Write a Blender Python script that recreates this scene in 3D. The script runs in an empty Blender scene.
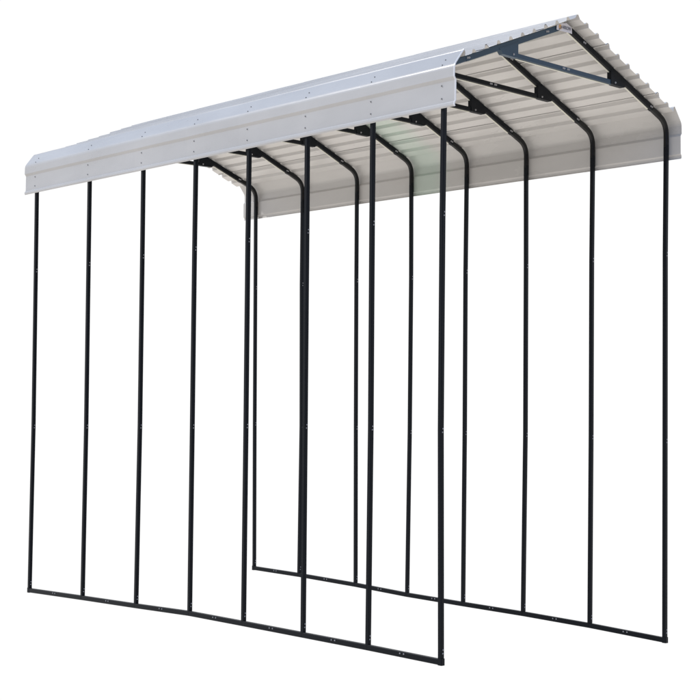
import bpy, math, random
from mathutils import Vector, Matrix
random.seed(7)
col = bpy.context.scene.collection

# ------------------------------------------------------------------ measured frame stations
W = 4.27                                   # width between the two rows of posts (m)
LEV = [0.147, 2.582, 5.003, 6.20]          # heights at which each post was measured
YT = {0: [[0.011, 0.037, 0.034, 0.023], [1.163, 1.151, 1.16, 1.16], [2.306, 2.312, 2.32, 2.326], [3.465, 3.466, 3.474, 3.469], [4.619, 4.619, 4.624, 4.62], [5.882, 5.856, 5.862, 5.868], [7.276, 7.257, 7.269, 7.275], [8.807, 8.782, 8.8, 8.811]],
      1: [[0.037, 0.035, 0.034, 0.022], [1.233, 1.221, 1.219, 1.208], [2.401, 2.375, 2.378, 2.384], [3.549, 3.538, 3.542, 3.532], [4.71, 4.683, 4.679, 4.689], [5.873, 5.901, 5.921, 5.927], [7.254, 7.237, 7.272, 7.271], [8.448, 8.484, 8.511, 8.526]]}
ZT = {0: [[0.03, 0.027, 0.023, 0.01], [0.043, 0.042, 0.027, 0.02], [0.049, 0.049, 0.04, 0.03], [0.054, 0.042, 0.034, 0.04], [0.057, 0.024, 0.022, 0.05], [0.025, 0.011, 0.015, 0.06], [-0.004, -0.004, 0.014, 0.07], [-0.041, -0.019, 0.029, 0.08]],
      1: [[-0.128, -0.093, -0.065, -0.005], [-0.078, -0.062, -0.048, 0.013], [-0.047, -0.047, -0.045, 0.028], [-0.03, -0.037, -0.04, 0.041], [-0.008, -0.037, -0.053, 0.054], [0.036, 0.016, -0.012, 0.066], [0.07, 0.03, 0.017, 0.078], [0.084, 0.055, 0.036, 0.09]]}

def lerp(a, b, f): return a + (b - a) * f
def clampf(v, a, b): return max(a, min(b, v))
def level(row, z):
    if z <= LEV[0]: return row[0]
    for i in range(3):
        if z <= LEV[i + 1]: return lerp(row[i], row[i + 1], (z - LEV[i]) / (LEV[i + 1] - LEV[i]))
    return row[3]
def station(tab, t, z):
    tc = clampf(t, 0, 7); k = min(6, int(tc))
    return lerp(level(tab[k], z), level(tab[k + 1], z), tc - k)
def P(x, t, dy, z):
    """x across, t = frame number (0 front .. 7 rear), dy metres along, z height."""
    u = clampf(x / W, 0, 1)
    y = lerp(station(YT[0], t, z), station(YT[1], t, z), u)
    dz = lerp(station(ZT[0], t, z), station(ZT[1], t, z), u)
    return Vector((x, y + dy, z + dz))

# ------------------------------------------------------------------ materials
def mat(name, base, rough=.4, metal=0., spec=.5, var=.0, scale=3., bump=0., coat=0.):
    m = bpy.data.materials.new(name); m.use_nodes = True
    n, l = m.node_tree.nodes, m.node_tree.links
    b = n['Principled BSDF']
    b.inputs['Base Color'].default_value = (*base, 1)
    b.inputs['Roughness'].default_value = rough
    b.inputs['Metallic'].default_value = metal
    b.inputs['Specular IOR Level'].default_value = spec
    b.inputs['Coat Weight'].default_value = coat
    b.inputs['Coat Roughness'].default_value = .1
    if var > 0 or bump > 0:
        tc = n.new('ShaderNodeTexCoord'); mp = n.new('ShaderNodeMapping')
        mp.inputs['Scale'].default_value = (scale, scale * .35, scale)
        nz = n.new('ShaderNodeTexNoise'); nz.inputs['Scale'].default_value = 1.0
        nz.inputs['Detail'].default_value = 5; nz.inputs['Roughness'].default_value = .6
        l.new(tc.outputs['Object'], mp.inputs['Vector']); l.new(mp.outputs['Vector'], nz.inputs['Vector'])
        if var > 0:
            mr = n.new('ShaderNodeMapRange'); mr.inputs['From Min'].default_value = .3; mr.inputs['From Max'].default_value = .7
            mr.inputs['To Min'].default_value = 1 - var; mr.inputs['To Max'].default_value = 1 + var
            mx = n.new('ShaderNodeVectorMath'); mx.operation = 'SCALE'
            mx.inputs[0].default_value = base
            l.new(nz.outputs['Fac'], mr.inputs['Value']); l.new(mr.outputs['Result'], mx.inputs['Scale'])
            l.new(mx.outputs['Vector'], b.inputs['Base Color'])
            mr2 = n.new('ShaderNodeMapRange'); mr2.inputs['To Min'].default_value = rough * .8; mr2.inputs['To Max'].default_value = rough * 1.25
            l.new(nz.outputs['Fac'], mr2.inputs['Value']); l.new(mr2.outputs['Result'], b.inputs['Roughness'])
        if bump > 0:
            bp = n.new('ShaderNodeBump'); bp.inputs['Strength'].default_value = bump; bp.inputs['Distance'].default_value = .02
            l.new(nz.outputs['Fac'], bp.inputs['Height']); l.new(bp.outputs['Normal'], b.inputs['Normal'])
    return m
M = {}
M['sheet'] = mat('eggshell painted steel sheet', (.64, .627, .612), .28, spec=.42, var=.065, scale=1.7, bump=.22)
M['sheet_green'] = mat('painted steel sheet with green tint', (.64, .627, .612), .28, spec=.42, var=.065, scale=1.7, bump=.22)
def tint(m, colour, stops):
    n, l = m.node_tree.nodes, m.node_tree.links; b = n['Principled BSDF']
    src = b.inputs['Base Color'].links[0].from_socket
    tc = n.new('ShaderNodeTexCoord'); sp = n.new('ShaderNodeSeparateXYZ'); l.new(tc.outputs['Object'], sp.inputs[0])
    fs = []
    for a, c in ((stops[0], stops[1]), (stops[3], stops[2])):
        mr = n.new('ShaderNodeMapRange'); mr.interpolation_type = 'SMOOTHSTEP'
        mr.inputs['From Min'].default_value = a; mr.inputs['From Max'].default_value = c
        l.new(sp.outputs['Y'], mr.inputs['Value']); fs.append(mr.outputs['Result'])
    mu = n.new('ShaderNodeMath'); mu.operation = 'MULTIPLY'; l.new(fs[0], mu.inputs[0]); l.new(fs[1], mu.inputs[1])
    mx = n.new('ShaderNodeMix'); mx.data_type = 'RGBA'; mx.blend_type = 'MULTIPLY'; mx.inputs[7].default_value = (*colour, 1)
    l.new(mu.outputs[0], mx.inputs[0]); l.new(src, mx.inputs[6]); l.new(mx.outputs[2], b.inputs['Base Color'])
tint(M['sheet_green'], (.90, 1.04, .97), (3.85, 4.3, 4.66, 4.74))  # faint green multiply over part of the length, faded at both ends
M['black'] = mat('black painted steel', (.0035, .0055, .009), .42, spec=.2)
M['knee'] = mat('glossy black painted steel', (.004, .0045, .006), .32, spec=.35)
M['blue'] = mat('black steel with painted-in light', (.030, .062, .10), .4, spec=.4, var=.08, scale=8)  # light on the black frame, put into a lighter blue grey base colour
M['strip'] = mat('pale underside sheen', (.70, .69, .60), .45)  # reflected ground light on tube undersides, held as a pale colour
M['frame_screw'] = mat('zinc plated screw', (.42, .42, .44), .45, metal=.2)
M['pscrew'] = mat('weathered grey screw', (.22, .22, .23), .5)
M['plate'] = mat('white enamel plate', (.78, .76, .82), .35)
M['trim'] = mat('bright white rolled edge', (.86, .86, .88), .3)
M['ink'] = mat('dark grey lettering', (.16, .16, .20), .5)
M['orange'] = mat('orange emblem ink', (.72, .42, .18), .5)

# ------------------------------------------------------------------ object helpers
root = bpy.data.objects.new('carport', None); col.objects.link(root)
root.empty_display_size = .5
root['label'] = 'tall open steel carport with ribbed white metal roof on two rows of thin black posts'
root['category'] = 'carport'

def build(name, verts, faces, material, parent=root, label=None, smooth=False):
    me = bpy.data.meshes.new(name); me.from_pydata([tuple(v) for v in verts], [], faces); me.update()
    if smooth:
        for p in me.polygons: p.use_smooth = True
    me.materials.append(material)
    o = bpy.data.objects.new(name, me); col.objects.link(o); o.parent = parent
    if label: o['label'] = label
    return o

class MB:
    def __init__(s): s.v = []; s.f = []
    def add(s, vs, fs):
        n = len(s.v); s.v += vs; s.f += [tuple(i + n for i in f) for f in fs]
    def build(s, name, m, parent=root, label=None): return build(name, s.v, s.f, m, parent, label)

def tube(mb, rings, cap=True):
    n = len(rings[0]); vs = [p for r in rings for p in r]; fs = []
    for i in range(len(rings) - 1):
        for j in range(n):
            a = i * n + j; b = i * n + (j + 1) % n
            fs.append((a, b, b + n, a + n))
    if cap:
        fs.append(tuple(reversed(range(n)))); fs.append(tuple((len(rings) - 1) * n + j for j in range(n)))
    mb.add(vs, fs)

def section(a, b, c=.005):
    """chamfered rectangle with half sizes a, b"""
    return [(a, -b + c), (a, b - c), (a - c, b), (-a + c, b), (-a, b - c), (-a, -b + c), (-a + c, -b), (a - c, -b)]

def vert_tube(mb, x, t, z0, z1, w, c=.005):
    rings = []
    zs = [z0] + [z for z in LEV if z0 < z < z1] + [z1]
    for z in zs:
        rings.append([P(x, t, 0, z) + Vector((p[0], p[1], 0)) for p in section(w / 2, w / 2, c)])
    tube(mb, rings)

def path_tube(mb, pts, t, hs, w, c=.005, dy=0.):
    """tube swept in the frame plane along pts [(x, z)], in-plane depth hs[i], width w along y"""
    rings = []
    for i, (x, z) in enumerate(pts):
        a = pts[max(0, i - 1)]; b = pts[min(len(pts) - 1, i + 1)]
        dx, dz = b[0] - a[0], b[1] - a[1]; L = math.hypot(dx, dz); nx, nz = -dz / L, dx / L
        h = hs[i] / 2
        rings.append([P(x + nx * p[0], t, dy + p[1], z + nz * p[0]) for p in section(h, w / 2, c)])
    tube(mb, rings)

def prism(mb, poly, t, y0, y1):
    """polygon [(x,z)] in the frame plane, thick from y0 to y1"""
    n = len(poly)
    vs = [P(x, t, y0, z) for x, z in poly] + [P(x, t, y1, z) for x, z in poly]
    fs = [tuple(range(n)), tuple(reversed(range(n, 2 * n)))]
    for j in range(n): fs.append((j, j + n, (j + 1) % n + n, (j + 1) % n))
    mb.add(vs, fs)

# screw head: washer and hexagonal head, axis along -y, shared meshes
def screw_mesh(name, m, r, axis):
    vs, fs = [], []
    for rr, h0, h1, seg in ((r, 0, r * .28, 12), (r * .62, r * .28, r * .85, 6)):
        n = len(vs)
        for h in (h0, h1):
            for k in range(seg):
                a = 2 * math.pi * k / seg
                vs.append((rr * math.cos(a), -h, rr * math.sin(a)))
        for k in range(seg): fs.append((n + k, n + (k + 1) % seg, n + seg + (k + 1) % seg, n + seg + k))
        fs.append(tuple(n + seg + k for k in range(seg)))
    if axis == 'x': vs = [(y, x, z) for x, y, z in vs]; fs = [tuple(reversed(f)) for f in fs]
    me = bpy.data.meshes.new(name); me.from_pydata(vs, [], fs); me.update(); me.materials.append(m)
    return me
SCREW = screw_mesh('screw', M['frame_screw'], .0085, 'y')
FRAME_SCREW = screw_mesh('frame_screw', M['frame_screw'], .0130, 'y')  # screw heads on rafters, tie beams and gussets, larger than on the posts
RAILSCREW = screw_mesh('rail_screw', M['frame_screw'], .0095, 'x')
PSCREW = screw_mesh('panel_screw', M['pscrew'], .0085, 'x')
def put(name, me, loc, parent, rot=None):
    o = bpy.data.objects.new(name, me); col.objects.link(o); o.location = loc; o.parent = parent
    if rot: o.rotation_euler = rot
    return o

# ------------------------------------------------------------------ roof profile numbers
CX = W / 2
SL = .408; ANG = math.atan(SL)
XR = CX - .15                                # horizontal distance centre -> eave start of slope
def pan_z(d): return 7.600 - SL * d          # underside (pan) height at distance d from the ridge line
RIB0, PITCH = .18, .21
SW = .053                                    # post section
RH, RW = .072, .050                          # rafter depth and width
def raf_z(d): return pan_z(d) - .006 - RH / 2 / math.cos(ANG)

# ------------------------------------------------------------------ frames
for side in (0, 1):
    X = W * side
    sx = (lambda d: CX - d) if side == 0 else (lambda d: CX + d)
    for t in range(8):
        front = (t == 0)
        # post
        mb = MB(); vert_tube(mb, X, t, .066, 6.39, SW)
        post = mb.build('post', M['black'])
        for z in (LEV[0], LEV[1], LEV[2]):
            for s in (-.02, .02):
                put('screw', SCREW, P(X + (.004 if s > 0 else -.002), t, -SW / 2 - .0005, z + s), post)
        # knee: swaged bent tube from post top to the slope
        zi = raf_z(CX); pts = [(CX, 6.36), (CX, 6.40)]; hs = [SW + .006, SW + .008]
        T = .165; a = (CX, zi - T); c = (CX - T * math.cos(ANG), zi + T * math.sin(ANG))
        for k in range(11):
            f = k / 10
            x = (1 - f) ** 2 * a[0] + 2 * f * (1 - f) * CX + f * f * c[0]
            z = (1 - f) ** 2 * a[1] + 2 * f * (1 - f) * zi + f * f * c[1]
            pts.append((x, z)); hs.append(lerp(SW + .008, RH - .002, f))
        pts.append((CX - .42, raf_z(CX - .42))); hs.append(RH - .004)
        mb = MB(); path_tube(mb, [(sx(d), z) for d, z in pts], t, hs, RW + .002, .009)
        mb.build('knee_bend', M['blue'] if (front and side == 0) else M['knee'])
        # rafter
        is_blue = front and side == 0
        d0, d1 = CX - .33, 0.0
        mb = MB()
        n = 8
        path_tube(mb, [(sx(lerp(d0, d1, k / n)), raf_z(lerp(d0, d1, k / n))) for k in range(n + 1)], t, [RH] * (n + 1), RW + .006, .005)
        raf = mb.build('rafter', M['blue'] if is_blue else M['black'], label='front frame rafter, lit look in its colour' if is_blue else None)
        for d in (1.765, .36):
            for s in (-.014, .014):
                put('frame_screw', FRAME_SCREW, P(sx(d + s), t, -RW / 2 - .0035, raf_z(d) - s * .25), raf)
        # added pale strip: ground light reflected on the rafter underside, put into colour
        mb = MB(); hh = RH / 2 + .004
        s_pts = [(d, raf_z(d) - hh / math.cos(ANG)) for d in (.06, .5, .9, 1.06)]
        path_tube(mb, [(sx(d), z) for d, z in s_pts], t, [.0076] * 4, .022, .001, .012)
        mb.build('sheen_strip', M['strip'], raf)
        mb = MB()
        s_pts = [(d, raf_z(d) - hh / math.cos(ANG)) for d in (1.24, 1.4, 1.73)]
        path_tube(mb, [(sx(d), z) for d, z in s_pts], t, [.0076] * 3, .022, .001, .012)
        mb.build('sheen_strip', M['strip'], raf)
        # gusset plate joining rafter and tie beam
        rb = lambda d: raf_z(d) - RH / 2 / math.cos(ANG)
        ZT_ = 7.015
        poly = [(sx(.90), rb(.90) + .03), (sx(.90), ZT_ - .0275), (sx(.97), ZT_ - .0315), (sx(1.17), ZT_ - .0315), (sx(1.21), rb(1.21) - .003), (sx(1.24), rb(1.24) + .03)]
        if side == 0: poly.reverse()
        mb = MB(); prism(mb, poly, t, -RW / 2 - .007, RW / 2 + .007)
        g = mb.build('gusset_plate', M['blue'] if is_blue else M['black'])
        put('frame_screw', FRAME_SCREW, P(sx(.985), t, -RW / 2 - .0075, ZT_), g)
    # tie beam
    if side == 0:
        for t in range(8):
            mb = MB(); xs = [CX - 1.0, CX - .5, CX, CX + .5, CX + 1.0]
            path_tube(mb, [(x, ZT_) for x in xs], t, [.058] * 5, RW, .005)
            tie = mb.build('tie_beam', M['blue'] if t == 0 else M['black'], label='front frame tie beam, lit look in its colour' if t == 0 else None)
            for s in (-.055, -.03, .03, .055):
                put('frame_screw', FRAME_SCREW, P(CX - .0 + s, t, -RW / 2 - .0005, ZT_ + .004), tie)
            mb = MB(); path_tube(mb, [(x, ZT_ - .033) for x in (CX - .90, CX, CX + .90)], t, [.0076] * 3, .022, .001, .012)
            mb.build('sheen_strip', M['strip'], tie)  # ground reflection under the tie, added as a pale strip

# ------------------------------------------------------------------ base rails
for side in (0, 1):
    X = W * side
    for k in range(7):
        # one rail section from post centre to post centre
        mb = MB(); rings = []
        for f in (0, .25, .5, .75, 1):
            c = P(X, k + f, 0, 0.0)
            rings.append([c + Vector((p[0], .0, p[1] + .032)) for p in section(SW / 2 - (.0006 if k % 2 else 0), .0325, .005)])
        dyy = .0015
        rings[0] = [v + Vector((0, dyy, 0)) for v in rings[0]]; rings[-1] = [v - Vector((0, dyy, 0)) for v in rings[-1]]
        tube(mb, rings)
        rail = mb.build('base_rail', M['black'])
        for s in (-.03, .03):
            put('rail_screw', RAILSCREW, P(X, k + .5, s, .044) + Vector((-SW / 2 - .0005, 0, 0)), rail)
    for t, dy in ((0, -1), (7, 1)):
        mb = MB(); c = P(X, t, 0, 0)
        rings = [[c + Vector((p[0], p[1] + dy * .004, z)) for p in section(SW / 2 + .003, SW / 2 + .004, .006)] for z in (-.004, .072)]
        tube(mb, rings); mb.build('rail_end_cap', M['black'])

# ------------------------------------------------------------------ roof sheets
def slope_profile(da, db):
    """outer surface points from distance da to db (da < db), ribs included"""
    pts = [(da, pan_z(da))]
    k = 0
    while RIB0 + PITCH * k < db + .05:
        r = RIB0 + PITCH * k
        for off, h in ((-.038, 0), (-.014, .037), (.014, .037), (.038, 0)):
            d = r + off
            if da + .001 < d < db - .001:
                pts.append((d + h * math.sin(ANG), pan_z(d) + h))
        k += 1
    pts.append((db, pan_z(db)))
    return pts
# eave: from slope over the knee and down the skirt (distance from centre, z)
E0 = CX + .035
EAVE = [(E0 - .160, 6.828), (E0 - .150, 6.846), (E0 - .137, 6.850), (E0 - .131, 6.847), (E0 - .127, 6.837), (E0 - .118, 6.828), (E0 - .006, 6.683), (E0 + .006, 6.666), (E0 + .0115, 6.655), (E0 + .0165, 6.640), (E0 + .020, 6.622), (E0 + .023, 6.520), (E0 - .002, 6.484), (E0 + .000, 6.250), (E0 + .016, 6.232), (E0 + .020, 6.205), (E0 + .010, 6.186)]
D_LAP1, D_LAP2 = .60 + .055, 1.65 + .055
def eave_full():
    p = slope_profile(1.65 - .05, E0 - .165)
    return p + EAVE
RIDGE = [(0, pan_z(0) + .034), (.014, pan_z(0) + .030), (.045, pan_z(.045))] + slope_profile(.06, D_LAP1)
SLOPE = slope_profile(.60 - .05, D_LAP2)
def thick(poly, th):
    """offset a polyline inward (downwards / towards the inside) by th"""
    out = []
    for i, (x, z) in enumerate(poly):
        ns = []
        for a, b in ((i - 1, i), (i, i + 1)):
            if a < 0 or b >= len(poly): continue
            dx = poly[b][0] - poly[a][0]; dz = poly[b][1] - poly[a][1]; L = math.hypot(dx, dz) or 1
            ns.append((dz / L, -dx / L))
        nx = sum(n[0] for n in ns); nz = sum(n[1] for n in ns); L = math.hypot(nx, nz) or 1
        nx /= L; nz /= L
        cosf = max(.5, nx * ns[0][0] + nz * ns[0][1])
        out.append((x + nx * th / cosf, z + nz * th / cosf))
    return out
def sheet(name, prof, k, lift, m, side, both=False):
    """one bay of sheeting: prof in (d, z); from just behind frame k to just behind frame k+1"""
    lap = .17; TH = .0013
    ya = (k, lap - .10) if k > 0 else (0, -.20)
    yb = (k + 1, lap) if k < 6 else (7, None)
    N = 6
    if both:
        left = [(CX - d, z) for d, z in reversed(prof)]; right = [(CX + d, z) for d, z in prof[1:]]
        outer = left + right; inner0 = thick([(x, z) for x, z in outer], TH)
    else:
        inner_d = thick(prof, TH)
        if side == 0: outer = [(CX - d, z) for d, z in prof]; inner0 = [(CX - d, z) for d, z in inner_d]
        else: outer = [(CX + d, z) for d, z in prof]; inner0 = [(CX + d, z) for d, z in inner_d]
    n = len(outer); verts = []; faces = []
    bulge = random.uniform(.002, .006)
    for i in range(N + 1):
        f = i / N
        # station interpolation plus lap offsets at the two ends
        t = lerp(ya[0], yb[0], f)
        up = lerp(0.0, .0036, f)                      # rear end of each sheet lies over the next one
        b = bulge * math.sin(math.pi * f)
        for poly in (outer, inner0):
            for (x, z) in poly:
                s = -1 if x < CX else 1
                dy = lerp(ya[1], lerp(.29, .39, clampf(x / W, 0, 1)) if yb[1] is None else yb[1], f)
                skirt = clampf((abs(x - CX) - (E0 - .16)) / .15, 0, 1)
                verts.append(P(x + s * (b + up * .45 + lift * .3) * skirt, t, dy, z + (up + b * .4) * (1 - skirt) + lift))
    for i in range(N):
        o = i * 2 * n; p = (i + 1) * 2 * n
        for j in range(n - 1):
            faces.append((o + j, o + j + 1, p + j + 1, p + j))
            faces.append((o + n + j + 1, o + n + j, p + n + j, p + n + j + 1))
        for j in (0, n - 1): faces.append((o + j, p + j, p + n + j, o + n + j))
    for base in (0, N * 2 * n):
        for j in range(n - 1): faces.append((base + j, base + n + j, base + n + j + 1, base + j + 1))
    o = build(name, verts, faces, m)
    import bmesh
    bm = bmesh.new(); bm.from_mesh(o.data); bmesh.ops.recalc_face_normals(bm, faces=bm.faces); bm.to_mesh(o.data); bm.free()
    return o
for k in range(7):
    sheet('ridge_panel', RIDGE, k, .019, M['sheet'], 0, True)
    for side in (0, 1):
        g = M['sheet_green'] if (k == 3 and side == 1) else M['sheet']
        lab = 'roof panel with green tint' if g is M['sheet_green'] else None
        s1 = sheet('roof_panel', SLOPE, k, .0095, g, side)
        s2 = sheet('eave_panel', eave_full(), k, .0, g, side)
        if lab: s1['label'] = lab; s2['label'] = 'eave panel with green tint'
        if side == 0:
            for t in ((k, k + 1) if k == 6 else (k,)):
                sd = -1
                for z, w in ((6.445, .0), (6.300, .0)):
                    put('panel_screw', PSCREW, P(CX + sd * (E0 + .0055), t, .0, z), s2)
                for d, z in ((E0 - .002, 6.676), (E0 - .055, 6.744)):
                    put('panel_screw', PSCREW, P(CX + sd * (d + .003), t, -.005, z + .003), s2, (0, math.radians(52), 0))
# hemmed front edge of the near skirt
mb = MB(); prof = EAVE[2:]
th = thick(prof, .004); outp = thick(prof, -.006)
poly = [(CX - d, z) for d, z in outp] + [(CX - d, z) for d, z in reversed(th)]
n = len(prof); vs = []; fs = []
for yy in (-.212, -.194):
    for x, z in poly: vs.append(P(x, 0, yy, z))
m2 = len(poly)
for j in range(n - 1):
    fs.append((j, j + 1, m2 - 2 - j, m2 - 1 - j)); fs.append((m2 + m2 - 1 - j, m2 + m2 - 2 - j, m2 + j + 1, m2 + j))
for j in range(m2): fs.append((j, j + m2, (j + 1) % m2 + m2, (j + 1) % m2))
hem = MB(); hem.add(vs, fs); hem.build('edge_trim', M['trim'])

# ------------------------------------------------------------------ name plate at the front apex
yp = -RW / 2 - .012
za = pan_z(0)
mb = MB()
plate_poly = [(1.934, 7.462), (2.232, 7.466), (2.224, 7.540), (2.125, 7.578), (2.028, 7.556), (1.936, 7.512)]
prism(mb, plate_poly, 0, yp - .004, yp)
plate = mb.build('name_plate', M['plate'], label='small white name plate at the front peak of the roof')
mb = MB(); ex, ez = 2.002, 7.507
ringp = [(ex + .030 * math.cos(a), ez + .030 * math.sin(a)) for a in [2 * math.pi * k / 24 for k in range(24)]]
prism(mb, ringp, 0, yp - .0065, yp - .0045)
mb.build('emblem', M['orange'], plate)
mb = MB()
arrow = [(ex - .032, ez - .036), (ex + .012, ez - .004), (ex + .004, ez + .008), (ex + .026, ez + .016), (ex + .024, ez - .012), (ex + .018, ez - .008), (ex - .022, ez - .042)]
prism(mb, arrow, 0, yp - .0085, yp - .0067); mb.build('emblem_arrow', M['ink'], plate)
cu = bpy.data.curves.new('lettering', 'FONT'); cu.body = 'ARROW'; cu.size = .062; cu.extrude = .001; cu.offset = .0002
cu.align_x = 'LEFT'; cu.align_y = 'CENTER'
tmp = bpy.data.objects.new('tmp', cu); col.objects.link(tmp)
bpy.context.view_layer.update()
me = bpy.data.meshes.new_from_object(tmp.evaluated_get(bpy.context.evaluated_depsgraph_get()))
bpy.data.objects.remove(tmp)
me.materials.clear(); me.materials.append(M['ink'])
lt = bpy.data.objects.new('lettering', me); col.objects.link(lt); lt.parent = plate
xs = [v.co.x for v in me.vertices]; wid = max(xs) - min(xs)
for v in me.vertices: v.co.x = (v.co.x - min(xs)) * .165 / wid if False else v.co.x
sc = .168 / wid
lt.scale = (sc, 1, 1)
pc = P(2.040, 0, yp - .0062, 7.512); lt.location = pc; lt.rotation_euler = (math.radians(90), 0, 0)

# ------------------------------------------------------------------ world: white backdrop ahead, bluish top, pale ground light, unseen dark band behind camera added for shading
w = bpy.data.worlds.new('World'); bpy.context.scene.world = w; w.use_nodes = True
nt = w.node_tree; n, l = nt.nodes, nt.links
bg = n['Background']; tc = n.new('ShaderNodeTexCoord'); sep = n.new('ShaderNodeSeparateXYZ')
l.new(tc.outputs['Generated'], sep.inputs[0])
def ramp(stops):
    r = n.new('ShaderNodeValToRGB'); e = r.color_ramp.elements
    e[0].position, e[0].color = stops[0][0], (*stops[0][1], 1)
    e[1].position, e[1].color = stops[-1][0], (*stops[-1][1], 1)
    for p, c in stops[1:-1]:
        x = e.new(p); x.color = (*c, 1)
    return r
zf = n.new('ShaderNodeMapRange'); zf.inputs['From Min'].default_value = -1; zf.inputs['From Max'].default_value = 1
l.new(sep.outputs['Z'], zf.inputs['Value'])
GR = (1.08, 1.02, .96); HZ = (1.02, 1.02, 1.02); SK = (.52, .64, .86)
away = ramp([(0, GR), (.28, GR), (.345, HZ), (.68, HZ), (.80, SK), (1, SK)])
behind = ramp([(0, GR), (.31, (.80, .775, .745)), (.43, (.09, .09, .10)), (.54, (.20, .22, .25)), (.66, (.35, .47, .74)), (.84, (.43, .57, .86)), (.93, SK), (1, SK)])  # dark low band out of view, added to darken the inner skirt
l.new(zf.outputs[0], away.inputs[0]); l.new(zf.outputs[0], behind.inputs[0])
dot = n.new('ShaderNodeVectorMath'); dot.operation = 'DOT_PRODUCT'; dot.inputs[1].default_value = (-.66, -.75, 0)
l.new(tc.outputs['Generated'], dot.inputs[0])
df = n.new('ShaderNodeMapRange'); df.inputs['From Min'].default_value = -.35; df.inputs['From Max'].default_value = .25; df.interpolation_type = 'SMOOTHSTEP'
l.new(dot.outputs['Value'], df.inputs['Value'])
mix = n.new('ShaderNodeMix'); mix.data_type = 'RGBA'
l.new(df.outputs[0], mix.inputs[0]); l.new(away.outputs[0], mix.inputs[6]); l.new(behind.outputs[0], mix.inputs[7])
l.new(mix.outputs[2], bg.inputs['Color']); bg.inputs['Strength'].default_value = 1.0

sun = bpy.data.lights.new('sun', 'SUN'); sun.energy = 1.4; sun.angle = math.radians(1); sun.color = (1, .965, .92)
so = bpy.data.objects.new('sun', sun); col.objects.link(so)
dirv = Vector((-.45, .60, .66)).normalized()
so.rotation_euler = dirv.to_track_quat('Z', 'Y').to_euler()

# ------------------------------------------------------------------ camera
yaw, pitch, roll = 0.7138062780751804, 0.039875132977002785, 0.011256501554721375
f_px, pcx, pcy = 1409.932, 291.896, 364.725
cp, sp = math.cos(pitch), math.sin(pitch)
fwd = Vector((math.sin(yaw) * cp, math.cos(yaw) * cp, sp)); right = Vector((math.cos(yaw), -math.sin(yaw), 0)); up = right.cross(fwd)
r2 = right * math.cos(roll) + up * math.sin(roll); u2 = -right * math.sin(roll) + up * math.cos(roll)
cam = bpy.data.cameras.new('camera'); co = bpy.data.objects.new('camera', cam); col.objects.link(co)
mw = Matrix(((r2.x, u2.x, -fwd.x, -11.507345), (r2.y, u2.y, -fwd.y, -10.712827), (r2.z, u2.z, -fwd.z, 2.695157), (0, 0, 0, 1)))
co.matrix_world = mw
cam.sensor_width = 36; cam.lens = 36 * f_px / 700
cam.shift_x = (350 - pcx) / 700; cam.shift_y = (pcy - 350) / 700
cam.clip_start = .1; cam.clip_end = 500
sc_ = bpy.context.scene; sc_.camera = co
sc_.render.engine = 'CYCLES'
sc_.render.resolution_x = sc_.render.resolution_y = 1024
sc_.view_settings.view_transform = 'Standard'; sc_.view_settings.look = 'None'
sc_.view_settings.exposure = 0; sc_.view_settings.gamma = 1
